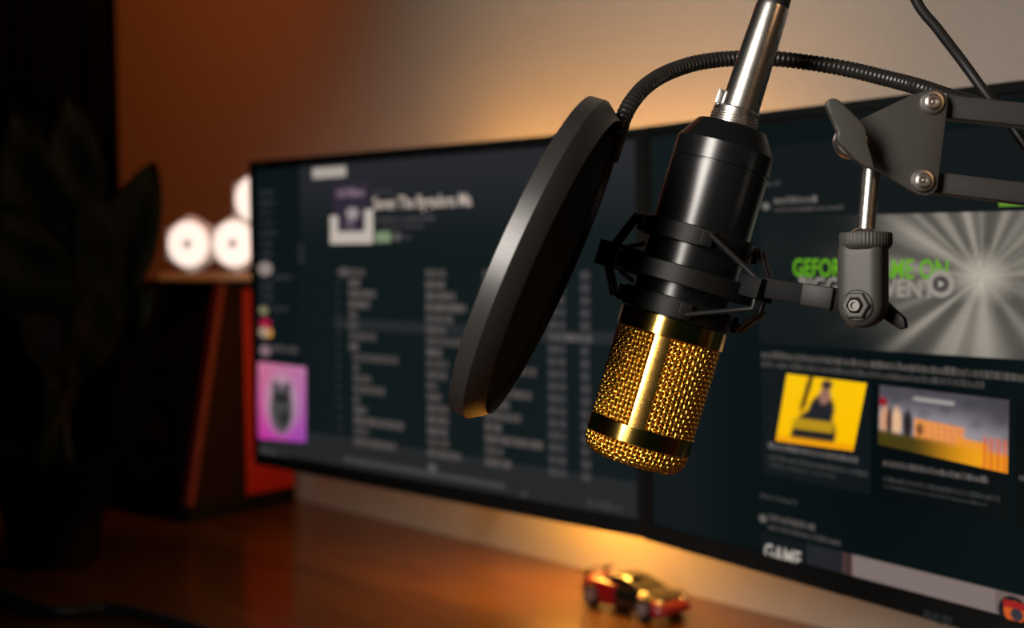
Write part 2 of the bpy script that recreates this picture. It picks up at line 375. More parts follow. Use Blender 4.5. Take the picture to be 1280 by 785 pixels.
# playlist rows
ROW0 = g.uv(450, 340.6)[1]; ROW16 = g.uv(450, 552)[1]
c1 = [457, 451, 471, 463, 447, 448, 470, 449, 497, 448, 463, 480, 448, 457, 503, 459, 493]
c2 = [559, 557, 570, 583, 568, 557, 578, 552, 560, 558, 546, 552, 560, 560, 558, 560, 575]
c3 = [630, 640, 652, 626, 634, 660, 650, 640, 670, 641, 664, 636, 651, 626, 678, 628, 638]
def bar(x0, x1, i, col, h=0.0036):
    v = ROW0 + (ROW16-ROW0)*i/16; a, b = g.uv(x0, 400)[0], g.uv(x1, 400)[0]; x = a
    while x < b:
        wd = min(random.uniform(0.008, 0.02), b-x); g.poly([(x, v-h), (x+wd, v-h), (x+wd, v+h), (x, v+h)], col); x += wd + 0.0016
for i in range(17):
    k = 0.82 + 0.3*random.random(); t = bl(78*k, 73*k, 71*k)
    bar(437 + (4 if i > 7 else 0), c1[i], i, t); bar(533, c2[i], i, t); bar(605, c3[i], i, t)
    bar(685, 707, i, bl(62, 60, 62)); bar(726, 738, i, bl(62, 60, 62)); bar(421, 425, i, bl(44, 44, 46), 0.0022)
g.disc(430, 340, 6, bl(84, 80, 78))
bar(685, 740, 5, bl(84, 80, 78), 0.003)
a, b = g.uv(430, 575), g.uv(632, 614)
g.poly([(a[0], B_+0.0062), (b[0], B_+0.0062), (b[0], B_+0.011), (a[0], B_+0.011)], bl(66, 64, 63))
g.disc(541, 585, 6, bl(84, 80, 78)); g.disc(656, 618, 4, bl(60, 58, 60)); g.words(735, 622, 780, 633, bl(58, 54, 54), (9, 14))
go = g.build('screen_picture', sL)

# ---- right screen: news page
g = gR
panel(g, lambda a, b: mix(bl(15, 22, 25), bl(4, 13, 15), sm(0.06, 0.2, a)*sm(0.05, 0.5, b)))
g.layer()
xs = g.uv(948, 400)[0]
g.poly([(xs, B_+0.001), (MW-S_-0.003, B_+0.001), (MW-S_-0.003, MH-T_-0.003), (xs, MH-T_-0.003)], bl(5, 14, 16))
v_a = g.uv(1000, 236)[1]; v_b = g.uv(1000, 272)[1]
g.poly([(xs, v_b), (MW-S_-0.003, v_b), (MW-S_-0.003, v_a+0.03), (xs, v_a+0.03)], bl(22, 26, 28))
g.layer()
g.words(956, 227, 976, 233, bl(52, 52, 52)); g.disc(958, 258, 5, bl(104, 100, 94)); g.words(968, 246, 1022, 255, bl(92, 88, 84), (14, 26))
g.words(968, 259, 1055, 265, bl(64, 62, 60), (14, 26)); g.rect(1249, 251.5, 1300, 258.5, bl(92, 140, 44))
cu_, cv_ = 0.0, 0.0
hero = [(950, 272), (1330, 262), (1330, 453), (950, 429)]
random.seed(3)
rays = [(random.uniform(0, 2*PI), random.uniform(0.025, 0.13), random.uniform(0.25, 1.0)) for _ in range(34)]
rays += [(2.03, 0.09, 1.5), (1.62, 0.12, 1.5), (2.42, 0.06, 1.1), (3.75, 0.07, 1.3), (4.15, 0.06, 1.3), (3.95, 0.03, 0.8), (2.75, 0.05, 0.7), (4.7, 0.05, 0.8)]
# centre of the rays in picture fractions
ca, cb = (1245-950)/380, 0.45
def herofn(a, b):
    dx, dy = (a-ca)*2.1, (b-cb); r = math.hypot(dx, dy); th = math.atan2(dy, dx) % (2*PI); v = 0.30
    for t, wd, k in rays:
        d = abs((th-t+PI) % (2*PI) - PI); v += 0.5*k*math.exp(-(d/wd)**2)
    v = min(v, 1.25)*(1-sm(0.55, 1.35, r)*0.95); core = math.exp(-(r/0.17)**2)
    v = max(v*0.62, core*0.85+v*0.3); fall = 1-0.97*sm(0.40, 1.05, r)
    v = v*(0.12+0.88*fall)
    return mix(bl(14, 21, 23), bl(206, 196, 180), max(0, min(1, v*0.68)))
g.picture(hero, 120, 70, herofn)
g.layer()
GR = bl(96, 164, 26)
g.text('GEFORCE GAME ON', 992, 323, 1186, 345.5, GR)
g.text('BIGGEST EVENT', 1000, 346, 1170, 367, bl(150, 140, 132))
g.layer()
g.disc(1177, 355, 17, bl(150, 142, 134), 28); g.layer(); g.disc(1177, 355, 10.5, bl(74, 70, 68), 24); g.layer(); g.disc(1177, 355, 5, bl(172, 164, 154), 3)
g.words(953, 438, 1330, 447, bl(74, 70, 67), (26, 60)); g.words(953, 450, 1232, 458, bl(60, 57, 55), (26, 60))
# cards
g.rect(954, 462, 1090, 592, bl(16, 22, 25)); g.rect(1097, 479, 1264, 622, bl(7, 12, 14)); g.rect(1272, 500, 1420, 660, bl(5, 8, 10))
g.layer()
def yellow(a, b):
    c = mix(bl(250, 196, 8), bl(252, 190, 0), b)
    d = math.hypot((a-0.47)/0.30, (b-0.86)/0.42); dk = 1-sm(0.85, 1.05, d)
    c = mix(c, bl(26, 28, 34), dk)
    c = mix(c, bl(32, 34, 40), 1-sm(0.8, 1.1, math.hypot((a-0.52)/0.17, (b-0.48)/0.26)))
    c = mix(c, bl(150, 108, 92), 1-sm(0.6, 1.1, math.hypot((a-0.53)/0.085, (b-0.25)/0.15)))
    c = mix(c, bl(62, 48, 48), 1-sm(0.6, 1.1, math.hypot((a-0.53)/0.085, (b-0.09)/0.08)))
    c = mix(c, bl(96, 66, 20), (1-sm(0.02, 0.05, abs(a-0.27-(0.5-b)*0.1)))*(1-sm(0.4, 0.6, b)))
    c = mix(c, bl(206, 160, 20), (1-sm(0.06, 0.10, abs(b-0.70)))*(1-sm(0.24, 0.30, abs(a-0.44)))*0.75)
    c = mix(c, bl(240, 160, 8), sm(0.88, 0.94, b))
    return c
g.picture([(985, 467), (1085, 479), (1068, 564), (971, 551)], 36, 30, yellow)
def city(a, b):
    c = mix(bl(78, 74, 82), bl(150, 144, 150), sm(0.1, 0.6, b)); n = math.sin(a*23+b*7)*math.sin(a*9-b*13)
    c = mix(c, bl(52, 50, 58), 0.35*max(0, n)); c = mix(c, bl(60, 56, 62), 0.6*sm(0.6, 1, a)*(1-sm(0.3, 0.7, b)))
    top = 0.44+0.06*a; wall = sm(top-0.02, top+0.02, b)*sm(0.28, 0.31, a)*(1-sm(0.66, 0.70, a))
    c = mix(c, mix(bl(238, 150, 60), bl(222, 140, 96), a), wall)
    c = mix(c, bl(120, 66, 30), wall*0.5*max(0, math.sin(a*120))*max(0, math.sin(b*70)))
    c = mix(c, mix(bl(226, 140, 70), bl(236, 150, 40), a), sm(0.60, 0.63, b-0.03*a)*sm(0.60, 0.64, a)*(1-sm(0.84, 0.88, a)))
    c = mix(c, bl(60, 34, 26), 0.8*(1-sm(0.5, 1.1, math.hypot((a-0.34)/0.035, (b-0.62)/0.12))))
    for cx, wd, col in ((0.05, 0.05, bl(206, 150, 118)), (0.15, 0.05, bl(226, 180, 140)), (0.09, 0.03, bl(60, 40, 36)), (0.24, 0.05, bl(40, 34, 36))):
        c = mix(c, col, (1-sm(0.5, 1.1, math.hypot((a-cx)/wd, (b-0.58)/0.30))))
    c = mix(c, bl(140, 26, 40), 1-sm(0.5, 1.1, math.hypot((a-0.03)/0.05, (b-0.27)/0.09)))
    lo = sm(0.70+0.12*a*0, 0.80, b); c = mix(c, mix(bl(70, 60, 20), bl(240, 160, 24), sm(0.25, 0.85, a)), lo)
    c = mix(c, bl(214, 92, 36), 0.85*sm(0.80, 0.84, a)*sm(0.52, 0.58, b)*(0.55+0.45*math.sin(a*130)))
    c = mix(c, bl(190, 180, 176), 0.6*(1-sm(0.02, 0.05, abs(b-0.15)))*sm(0.26, 0.3, a)*(1-sm(0.58, 0.62, a)))
    return c
g.picture([(1101, 481), (1263, 500), (1261, 592), (1099, 555)], 60, 36, city)
g.words(962, 552, 1074, 560, bl(84, 80, 78), (16, 40)); g.words(962, 567, 1086, 574, bl(50, 50, 50), (16, 40)); g.words(962, 577, 1046, 583, bl(42, 43, 43), (16, 40))
g.words(1105, 574, 1237, 582, bl(78, 74, 72), (16, 40)); g.words(1105, 594, 1252, 601, bl(46, 46, 46), (16, 40)); g.words(1105, 604, 1236, 609, bl(42, 42, 42), (16, 40))
g.words(1275, 592, 1330, 600, bl(74, 70, 68), (16, 40))
g.words(952, 615, 998, 622, bl(46, 46, 46), (12, 20)); g.disc(955, 648, 5, bl(96, 92, 88)); g.words(962, 641, 1020, 650, bl(72, 68, 66), (20, 30)); g.words(962, 654, 1052, 661, bl(58, 56, 55), (20, 40))
ub = MW-S_-0.003
def strip(x0, x1, c, va=B_+0.0012, vb=B_+0.0152): g.poly([(g.uv(x0, 700)[0], va), (g.uv(x1, 700)[0], va), (g.uv(x1, 700)[0], vb), (g.uv(x0, 700)[0], vb)], c)
strip(952, 1010, bl(15, 20, 23)); strip(1010, 1066, bl(33, 35, 39)); strip(1055, 1067, bl(104, 70, 62)); strip(1067, 1246, bl(122, 108, 104)); strip(1246, 1420, bl(108, 92, 88))
g.layer()
u_0 = g.uv(957, 690)[0]; u_1 = g.uv(1003, 700)[0]
g.text('GAME', 957, 678, 1003, 698, bl(176, 168, 158))
g.disc(1268, 764, 19, bl(24, 24, 26), 24); g.layer(); g.disc(1270, 765, 14, bl(196, 84, 30), 20); g.layer(); g.disc(1273, 768, 8, bl(52, 50, 56), 14); g.rect(1256, 748, 1330, 757, bl(150, 30, 30))
g.build('screen_picture', sR)
lg = Gfx(MR, 0); lg.z = 0.0004; lg.text('PHILIPS', 1156, 762, 1191, 775, bl(40, 42, 42))
cx = MW/2
vv = [v for v in lg.v]; ucen = sum(v[0] for v in vv)/len(vv)
lg.build('logo', mR)

# ------------------------------------------------------------------ warm light bar on the wall behind the monitors
lbF = frame(W0 + WD*0.10 - WD*0.0, WD, WN, Vector((0, 0, 1)))
for sa, sb, zz, mt, lab in ((-0.11, -0.01, 0.115, 'led_low', 'short warm orange light bar on the wall just above the desk, behind the monitors'), (-0.27, 0.14, 0.335, 'led_strip', 'long warm orange light bar high on the wall behind the monitors')):
    lb = thing('light_bar', lab, 'light', lbF @ Matrix.Translation(((sa+sb)/2, 0, zz-0.02)))
    MB().box(lbF, sa-0.005, sb+0.005, 0.0, 0.025, zz-0.018, zz+0.018).build('backing', 'monitor_black', lb, bevel=0.001)
    MB().tube([lbF @ Vector((sa, 0.040, zz)), lbF @ Vector((sb, 0.040, zz))], 0.012, 14).build('tube', mt, lb)
rF = ML @ Matrix.Translation((0.05, 0.018, 0))
rl_ = thing('light_strip', 'dim red light strip stuck on the back of the playlist monitor', 'light', rF @ Matrix.Translation((0, 0, 0.10)))
MB().box(rF, -0.006, 0.006, 0.0, 0.003, 0.10, 0.28).build('backing', 'monitor_black', rl_)
MB().box(rF, -0.004, 0.004, 0.003, 0.007, 0.105, 0.275).build('diodes', 'led_red', rl_)

# ------------------------------------------------------------------ microphone
ZT, ZB = 0.6375, 0.6425
s = 0.64 / F
O = P(907.5, 184.5, ZT); Bm = P(803.5, 530.5, ZB)
ez = (O-Bm).normalized(); ey = (O-CAM); ey = (ey - ez*ey.dot(ez)).normalized(); ex = ey.cross(ez)
MM = frame(O, ex, ey, ez)
def pf(lst): return [(r*s, -t*s) for r, t in lst]
mic = thing('condenser_microphone', 'black condenser microphone with a gold mesh head hanging in the shock mount', 'microphone', MM @ Matrix.Translation((0, 0, -408*s)))
MB().lathe(MM, pf([(30, -27), (43.8, -27), (61.7, 0), (61.7, 23.6), (59.4, 24.2), (59.4, 26.2), (61.7, 26.8), (61.7, 222), (56, 222)]), 96).build('body', 'black_satin', mic, smooth=20)
thr = [(24, -48), (28.4, -48), (29.0, -47.4), (29.0, -42.0), (26.4, -41.8), (26.4, -40.4)]
for k in range(4): thr += [(30.2, -39.6+k*3.3), (30.2, -38.4+k*3.3), (27.2, -37.4+k*3.3), (27.2, -36.9+k*3.3)]
thr += [(29.8, -27)]
MB().lathe(MM, pf(thr), 64).build('threaded_collar', 'nickel', mic, smooth=20)
MB().lathe(MM, pf([(60, 222), (67.2, 222), (68, 223), (68, 245), (67.2, 246), (60, 246)]), 128, False, False).build('upper_band', 'gold', mic, smooth=20)
MB().lathe(MM, pf([(60, 361), (66.2, 361), (66.8, 362), (66.8, 382), (66.2, 383), (60, 383)]), 128, False, False).build('lower_band', 'gold', mic, smooth=20)
def headprof(q):               # q: arc length in px from t = 244 down the wall and round the end
    R, rc, tb = 63.2, 17.0, 407.0
    Ls = (tb-rc)-244; arc = PI/2*rc
    if q < Ls: return R, 244+q, 1.0, 0.0
    if q < Ls+arc:
        a = (q-Ls)/rc; return R-rc+rc*math.cos(a), tb-rc+rc*math.sin(a), math.cos(a), math.sin(a)
    d = q-Ls-arc; return R-rc-d, tb + 2.0*d/46, 0.04, 1.0
Qmax = (407-17-244) + PI/2*17 + 24
gm = MB(); NV, RW = 66, 2.05
pitch = 6.0; NR = int(Qmax/pitch)
for i in range(NV):
    a = 2*PI*i/NV; pts = []
    n_ = NR*4
    for k in range(n_+1):
        q = k*pitch/4
        r, t, nr, nt_ = headprof(q); off = 1.35*math.cos(PI*q/pitch + PI*i)
        pts.append(MM @ Vector(((r+off*nr)*s*math.cos(a), (r+off*nr)*s*math.sin(a), -(t+off*nt_)*s)))
    gm.tube(pts, RW*s, 6, False)
for k in range(1, NR+1):
    q = k*pitch; r, t, nr, nt_ = headprof(q - 0.0); pts = []
    for j in range(NV*4+1):
        a = 2*PI*j/(NV*4); off = -1.35*math.cos(PI*k + PI*j/4)
        pts.append(MM @ Vector(((r+off*nr)*s*math.cos(a), (r+off*nr)*s*math.sin(a), -(t+off*nt_)*s)))
    gm.tube(pts, RW*s, 6, False)
gmo = gm.build('grille_mesh', 'gold_wire', mic, smooth=80); gmo['kind'] = 'stuff'
MB().lathe(MM, pf([(59, 240), (59, 392), (56, 399), (46, 403), (20, 404)]), 64, True, True).build('grille_liner', 'gold_liner', mic)
def strip_plate(ang, w):
    b = MB(); n = 8; R0, R1 = 63.5, 67.0; vs = []; fs = []
    for t in (245, 362):
        for R in (R0, R1):
            for k in range(n+1):
                a = ang + (k/n-0.5)*w/R1; vs.append(MM @ Vector((R*s*math.cos(a), R*s*math.sin(a), -t*s)))
    m_ = n+1
    idx = lambda lv, rr, k: lv*2*m_ + rr*m_ + k
    for k in range(n):
        fs += [(idx(0,1,k), idx(0,1,k+1), idx(1,1,k+1), idx(1,1,k)), (idx(0,0,k), idx(1,0,k), idx(1,0,k+1), idx(0,0,k+1)), (idx(0,0,k), idx(0,0,k+1), idx(0,1,k+1), idx(0,1,k)), (idx(1,0,k), idx(1,1,k), idx(1,1,k+1), idx(1,0,k+1))]
    for k in (0, n): fs.append((idx(0,0,k), idx(0,1,k), idx(1,1,k), idx(1,0,k)))
    return b.add(vs, fs)
strip_plate(-PI/2 - 0.10, 20).build('mesh_strip', 'gold_satin', mic); strip_plate(PI/2 - 0.10, 20).build('mesh_strip', 'gold_satin', mic)

# ------------------------------------------------------------------ microphone cable with its plug
cab = thing('microphone_cable', 'black microphone cable with a silver plug screwed on top of the microphone', 'cable', MM @ Matrix.Translation((0, 0, 48*s)))
CT = MM @ Matrix.Translation((1.2*s, 0, 0)) @ Matrix.Rotation(0.022, 4, 'Y')
MB().lathe(CT, pf([(23.5, -48.8), (24.3, -50), (24.0, -60), (22.3, -130), (21.0, -180), (20.4, -184), (17, -184)][::-1]), 72).build('plug_barrel', 'nickel', cab, smooth=25)
MB().box(CT, -31.5*s, -21.5*s, -6*s, 6*s, 49*s, 67*s).build('latch_tab', 'nickel', cab, bevel=0.0005)
MB().lathe(CT, pf([(17, -183), (19.6, -183.5), (18.6, -215), (17, -250), (11, -300)][::-1]), 40).build('strain_relief', 'black_rubber', cab)
t0 = CT @ Vector((0, 0, 295*s)); up = (CT.to_3x3() @ Vector((0, 0, 1)))
ZC = 0.655
cpts = [t0, t0 + up*0.03, t0 + up*0.075 + AR*0.012, P(1062, -250, 0.648), P(1102, -120, 0.652), P(1142, -6, ZC), P(1172, 36, ZC), P(1204, 78, ZC), P(1236, 122, 0.652), P(1266, 160, 0.650), P(1292, 194, 0.645), P(1360, 262, 0.64), P(1480, 420, 0.63), P(1540, 700, 0.62), D(0.385, 0.53, 0.05), D(0.43, 0.45, 0.006), D(0.50, 0.33, 0.0046), D(0.60, 0.22, 0.0046)]
crd = resample(spline(cpts, 14), 0.004)
for q in crd: q.z = max(q.z, DZ + 6.6*s + 0.0006)
MB().tube(crd, 6.6*s, 12).build('cord', 'black_rubber', cab)

# ------------------------------------------------------------------ shock mount
SHA = math.radians(-33)
shm = thing('shock_mount', 'black plastic spider shock mount gripping the microphone', 'microphone mount', MM @ Matrix.Translation((0, 0, -170*s)))
def az(a, r, t): return MM @ Vector((r*s*math.cos(a), r*s*math.sin(a), -t*s))
MB().ring(MM, pf([(85, 158), (92, 158), (93, 159), (93, 180), (92, 181), (85, 181)]), 96).build('outer_ring', 'black_plastic', shm, smooth=30)
hooks = [SHA + math.radians(d) for d in (-50, 46, 130, 226)]
for nm, t0_, t1_ in (('upper_clamp', 107, 130), ('lower_clamp', 197, 221)):
    cl = MB().ring(MM, pf([(61.9, t0_), (69, t0_), (69.8, t0_+1), (69.8, t1_-1), (69, t1_), (61.9, t1_)]), 80).build(nm, 'black_plastic', shm, smooth=30)
    for h in hooks:
        hf = frame(az(h, 69, (t0_+t1_)/2), (ex*math.cos(h)+ey*math.sin(h)), (-ex*math.sin(h)+ey*math.cos(h)), ez)
        MB().box(hf, -2*s, 9*s, -8*s, 8*s, -10*s, 10*s).build('hook', 'black_plastic', cl, bevel=0.0006)
posts = [SHA, SHA+PI]
for i, a in enumerate(posts):
    pfm = frame(az(a, 92, 167), (ex*math.cos(a)+ey*math.sin(a)), (-ex*math.sin(a)+ey*math.cos(a)), ez)
    ext = 24 if i == 0 else 42
    MB().box(pfm, -6*s, ext*s, -22*s, 17*s, (-5 if i == 0 else -16)*s, (21 if i == 0 else 17)*s).build('post', 'black_plastic_shaded', shm, bevel=0.0008)
    for sg, h in ((-1, hooks[0] if i == 0 else hooks[2]), (1, hooks[1] if i == 0 else hooks[3])):
        for t_h, t_p, sgn in ((112, 150, -1), (214, 184, 1)):
            p0 = pfm @ Vector((16*s, sg*11*s, -(t_p-167)*s)); p1 = az(h, 79, t_h)
            MB().tube([pfm @ Vector((16*s, sg*11*s, 0)), p0, p0.lerp(p1, 0.5), p1], 3.3*s, 8).build('elastic_cord', 'black_rubber', shm)
            q = (p1-p0).normalized().cross(ez)*7*s
            MB().tube([p0+q, p1+q], 3.0*s, 8).build('elastic_cord', 'black_rubber', shm)
# arm to the swivel joint
ZJ = 0.598; sj = ZJ/F
pe = az(SHA, 112, 155)
jc = P(1079, 372, ZJ)                              # joint centre
ad = (P(1062, 377, ZJ)-pe); adn = ad.normalized(); an = (adn.cross(AU)).normalized()   # pointing away / towards
if an.dot(AN) < 0: an = -an
au = an.cross(adn)
if au.dot(AU) < 0: au = -au
af = frame(pe, adn, an, au)
L_ = ad.length
MB().box(af, -8*sj, L_*0.50, -14*sj, 10*sj, -13*sj, 13*sj).box(af, L_*0.80, L_+10*sj, -9*sj, 9*sj, -17*sj, 14*sj).build('arm', 'black_plastic_shaded', shm, bevel=0.0008)
MB().box(af, L_*0.46, L_*0.83, -14*sj, 16*sj, -14*sj, 14*sj).build('arm_block', 'black_plastic', shm, bevel=0.0008)
# swivel body: U shaped block whose flat face looks past the camera's left
jn = (an - AU*an.dot(AU)).normalized(); jn = Matrix.Rotation(math.radians(-5), 3, AU) @ jn; jx = (AU.cross(jn)).normalized(); jf = frame(jc, jx, jn, AU)
ol = []
for k in range(17):
    a = PI + PI*k/16; ol.append((29*math.cos(a), -9 + 29*math.sin(a)))
ol = [(29, 72), (-29, 72)] + ol
mb = MB().prism([jf @ Vector((x*sj, 24*sj, y*sj)) for x, y in ol], -jn*48*sj)
mb.build('swivel_body', 'black_paint', shm, bevel=0.0062, seg=6, smooth=60)
nf = frame(jf @ Vector((0, 24*sj, -10*sj)), jx, AU, jn)
MB().lathe(nf, [(20*sj, -0.0005), (20*sj, 0.0003), (18*sj, 0.0008)], 32).build('washer', 'black_paint', shm)
nut = MB().lathe(nf, [(18*sj, 0.0), (18*sj, 0.0024), (16.3*sj, 0.0032), (11*sj, 0.0032), (10.5*sj, 0.002)], 6).build('hex_nut', 'black_paint', shm, bevel=0.0003)
MB().lathe(nf, [(9*sj, 0.001), (9*sj, 0.0034), (7*sj, 0.0042), (4.5*sj, 0.0042), (4*sj, 0.003)], 24).build('bolt_end', 'dark_steel', shm)
bf = frame(jf @ Vector((2*sj, -25*sj, -12*sj)), jx, AU, -jn)
wn = MB().lathe(bf, [(13*sj, 0), (12*sj, 0.006), (8*sj, 0.009)], 24)
wn.prism([bf @ Vector((x*sj, y*sj, 0.002)) for x, y in ((-8, 0), (6, -10), (34, -28), (42, -26), (40, -14), (12, 12))], -jn*0.005)
wn.build('wing_nut', 'black_plastic', shm, bevel=0.0008)
cf = frame(P(1082, 306, ZJ), AR, -AN, AU)
MB().lathe(cf, [(28*sj, -6*sj), (31.5*sj, -1*sj), (32.2*sj, 1*sj), (32.2*sj, 13*sj), (31*sj, 15*sj), (12*sj, 15*sj)], 176, mod=lambda a, k: (1.0 if k in (0, 5) else 1 + 0.018*math.cos(44*a))).build('knurled_collar', 'black_paint', shm, smooth=60)

# ------------------------------------------------------------------ boom arm
boom = thing('boom_arm', 'black metal scissor boom arm with a wing knob holding the microphone', 'boom arm', D(0.50, 0.40, 0.0))
rb, rt = P(1082, 292, ZJ), P(1092, 176, ZJ)
rf_z = (rt-rb).normalized(); rfx = rf_z.orthogonal().normalized(); rf = frame(rb, rfx, rf_z.cross(rfx), rf_z); rl = (rt-rb).length
MB().lathe(rf, [(9*sj, -3*sj), (17*sj, -2*sj), (18*sj, 1*sj), (15*sj, 4*sj), (11.5*sj, 6*sj), (11.2*sj, 12*sj), (11.2*sj, rl)], 40).build('threaded_rod', 'nickel', boom, smooth=50)
ZP = 0.590
po = [(1136, 120.5), (1160, 112), (1170, 110.5), (1179, 114), (1184, 121), (1185, 130), (1172, 235), (1167, 241.5), (1158, 245), (1148, 243), (1140, 239), (1072, 198), (1062, 186), (1060, 172), (1070, 152)]
MB().prism([P(x, y, ZP) for x, y in po], -AN*0.0022).build('side_plate', 'black_paint', boom, bevel=0.0006, seg=2)
MB().prism([P(x, y, ZP) - AN*0.0150 for x, y in ((1150, 118), (1190, 118), (1186, 150), (1178, 236), (1150, 236), (1120, 200), (1095, 185), (1095, 165), (1120, 150))], -AN*0.0022).build('side_plate', 'black_paint', boom, bevel=0.0006, seg=2)
# bars run right and a little towards the camera
def sqbar(pxa, pxb, Za, Zb, h0, h1, name, L):
    a = P(*pxa, Za); b = P(*pxb, Zb); d = (b-a).normalized(); n = d.cross(AU).normalized()
    n = n if n.dot(AN) < 0 else -n
    f = frame(a, d, n, n.cross(d) if n.cross(d).dot(AU) > 0 else d.cross(n))
    MB().box(f, -0.009, L, 0.0, 0.0098, -h0/2*sj, h0/2*sj).build(name, 'black_paint_shaded', boom, bevel=0.0010)
    return f
f1 = sqbar((1187, 133), (1280, 142.5), 0.5945, 0.5920, 28.5, 0, 'bar', 0.33)
f2 = sqbar((1176, 228.5), (1280, 241), 0.5945, 0.5920, 26.0, 0, 'bar', 0.33)
for (x, y, r) in ((1165, 128, 15.0), (1153, 226, 14.5)):
    q = frame(P(x, y, ZP), AR, AU, AN)
    MB().lathe(q, [(r*sj, -0.0002), (r*sj, 0.0008), (r*0.90*sj, 0.0014), (r*0.66*sj, 0.0016), (r*0.62*sj, 0.0026), (r*0.50*sj, 0.0031), (r*0.34*sj, 0.0031), (r*0.30*sj, 0.0020)], 40).build('bolt', 'bolt_steel', boom, smooth=25)
    MB().lathe(q, [(r*0.20*sj, 0.0015), (r*0.19*sj, 0.0026), (r*0.10*sj, 0.0028)], 12).build('bolt_core', 'bolt_steel', boom)
kw = [(1033, 131), (1034.5, 125), (1041, 122), (1048, 124), (1062, 137), (1076, 151), (1082, 158), (1083.5, 165), (1083, 172), (1089, 192), (1095, 213), (1082, 208), (1071, 200), (1058, 187), (1049, 178), (1047, 172), (1048, 166), (1042, 152)]
MB().prism([P(x, y, 0.576) for x, y in kw], -AN*0.0045).build('wing_knob', 'black_paint', boom, bevel=0.0010, seg=3)
kf = frame(P(1062, 178, 0.590), AR, AU, AN)
MB().lathe(kf, [(21*sj, -0.0002), (21*sj, 0.0030), (18*sj, 0.0048), (12*sj, 0.0050), (9*sj, 0.0100)], 48).build('knob_washer', 'bolt_steel', boom, smooth=40)
# elbow, lower arm and desk clamp beyond the frame
e1 = f1 @ Vector((0.325, 0.005, 0)); e2 = f2 @ Vector((0.325, 0.005, 0)); ec = (e1+e2)/2
foot = D(0.50, 0.40, 0.0)
ef = frame(ec, (e1-e2).normalized().cross(Vector((0, 1, 0))), Vector((0, 1, 0)), (e1-e2).normalized())
for yy in (-0.010, 0.008):
    MB().box(ef, -0.03, 0.03, yy, yy+0.002, -0.035, 0.035).build('elbow_plate', 'black_paint', boom, bevel=0.0006)
for dx in (-0.018, 0.018):
    a = ef @ Vector((dx, 0, -0.01)); b = foot + Vector((dx, 0, 0.07)); dv = (b-a).normalized(); nx = dv.cross(Vector((0, 1, 0))).normalized()
    MB().box(frame(a, nx, dv.cross(nx), dv), -0.005, 0.005, -0.005, 0.005, 0, (b-a).length).build('bar', 'black_paint', boom, bevel=0.001)
MB().lathe(Matrix.Translation(foot), [(0.035, 0), (0.035, 0.012), (0.016, 0.016), (0.014, 0.08), (0.02, 0.085), (0.02, 0.10)], 32).build('desk_clamp', 'black_paint', boom)

# ------------------------------------------------------------------ pop filter
ZPF = 0.612; sp = ZPF/F
pc = P(694, 336, ZPF)
inc = math.radians(7.0)
vd = (CAM-pc).normalized(); ru = AR*0.914 - AU*0.407; ru = (ru - vd*ru.dot(vd)).normalized()
nrm = (ru*math.cos(inc) + vd*math.sin(inc)).normalized()          # out of the face, towards the microphone
mj = vd.cross(ru).normalized(); mj = mj if mj.dot(AU) > 0 else -mj
PFm = frame(pc, mj.cross(nrm).normalized(), mj, nrm)
if PFm.to_3x3().determinant() < 0: PFm = frame(pc, nrm.cross(mj).normalized(), mj, nrm)
R1 = 199*sp
pop = thing('pop_filter', 'round black pop filter on a gooseneck beside the gold microphone head', 'pop filter', PFm @ Matrix.Translation((0, -R1, 0)))
q = sp
MB().ring(PFm, [(R1, 0), (R1+1.5*q, -1*q), (R1+16*q, -21*q), (R1+17*q, -22.5*q), (R1+15*q, -42*q), (R1+13*q, -43*q), (R1-4*q, -43*q), (R1-4*q, -30*q), (R1-1.5*q, -6*q), (R1-1.2*q, -1*q)], 160).build('hoop', 'hoop_plastic', pop, smooth=28)
MB().lathe(PFm, [(R1-2*q, -9*q), (R1-2*q, -10*q)], 96).build('fabric_screen', 'filter_fabric', pop)
MB().lathe(PFm, [(R1-2*q, -39*q), (R1-2*q, -40*q)], 96).build('fabric_screen', 'filter_fabric', pop)
ge = P(776, 150, 0.618)
gp = [P(772, 170, 0.618), P(779, 148, 0.620), P(790, 127, 0.625), P(808, 107, 0.635), P(834, 91, 0.648), P(870, 79, 0.660), P(912, 73.5, 0.668), P(962, 73, 0.670), P(1010, 78, 0.668), P(1060, 86.5, 0.660), P(1110, 98.5, 0.645), P(1150, 109, 0.628), P(1186, 121, 0.6155), P(1230, 134, 0.6065)]
gpts = resample(spline(gp, 40), 0.00062)
gr = [(9.2 + 1.5*abs(math.sin(PI*i/4.0)))*s for i in range(len(gpts))]
MB().tube(gpts, gr, 12).build('gooseneck', 'goose_metal', pop, smooth=60)
bk = MB(); a_ = math.radians(90-9)
for d0, d1 in ((-44, -4),):
    p0 = PFm @ Vector(((R1+15*q)*math.cos(a_), (R1+15*q)*math.sin(a_), d0*q))
hb = frame(P(777, 172, 0.618), (P(772, 170, 0.618)-P(779, 148, 0.620)).normalized(), AN, (P(772, 170, 0.618)-P(779, 148, 0.620)).normalized().cross(AN))
MB().box(hb, -18*q, 34*q, -9*q, 9*q, -5*q, 6*q).build('hoop_bracket', 'black_plastic', pop, bevel=0.001)

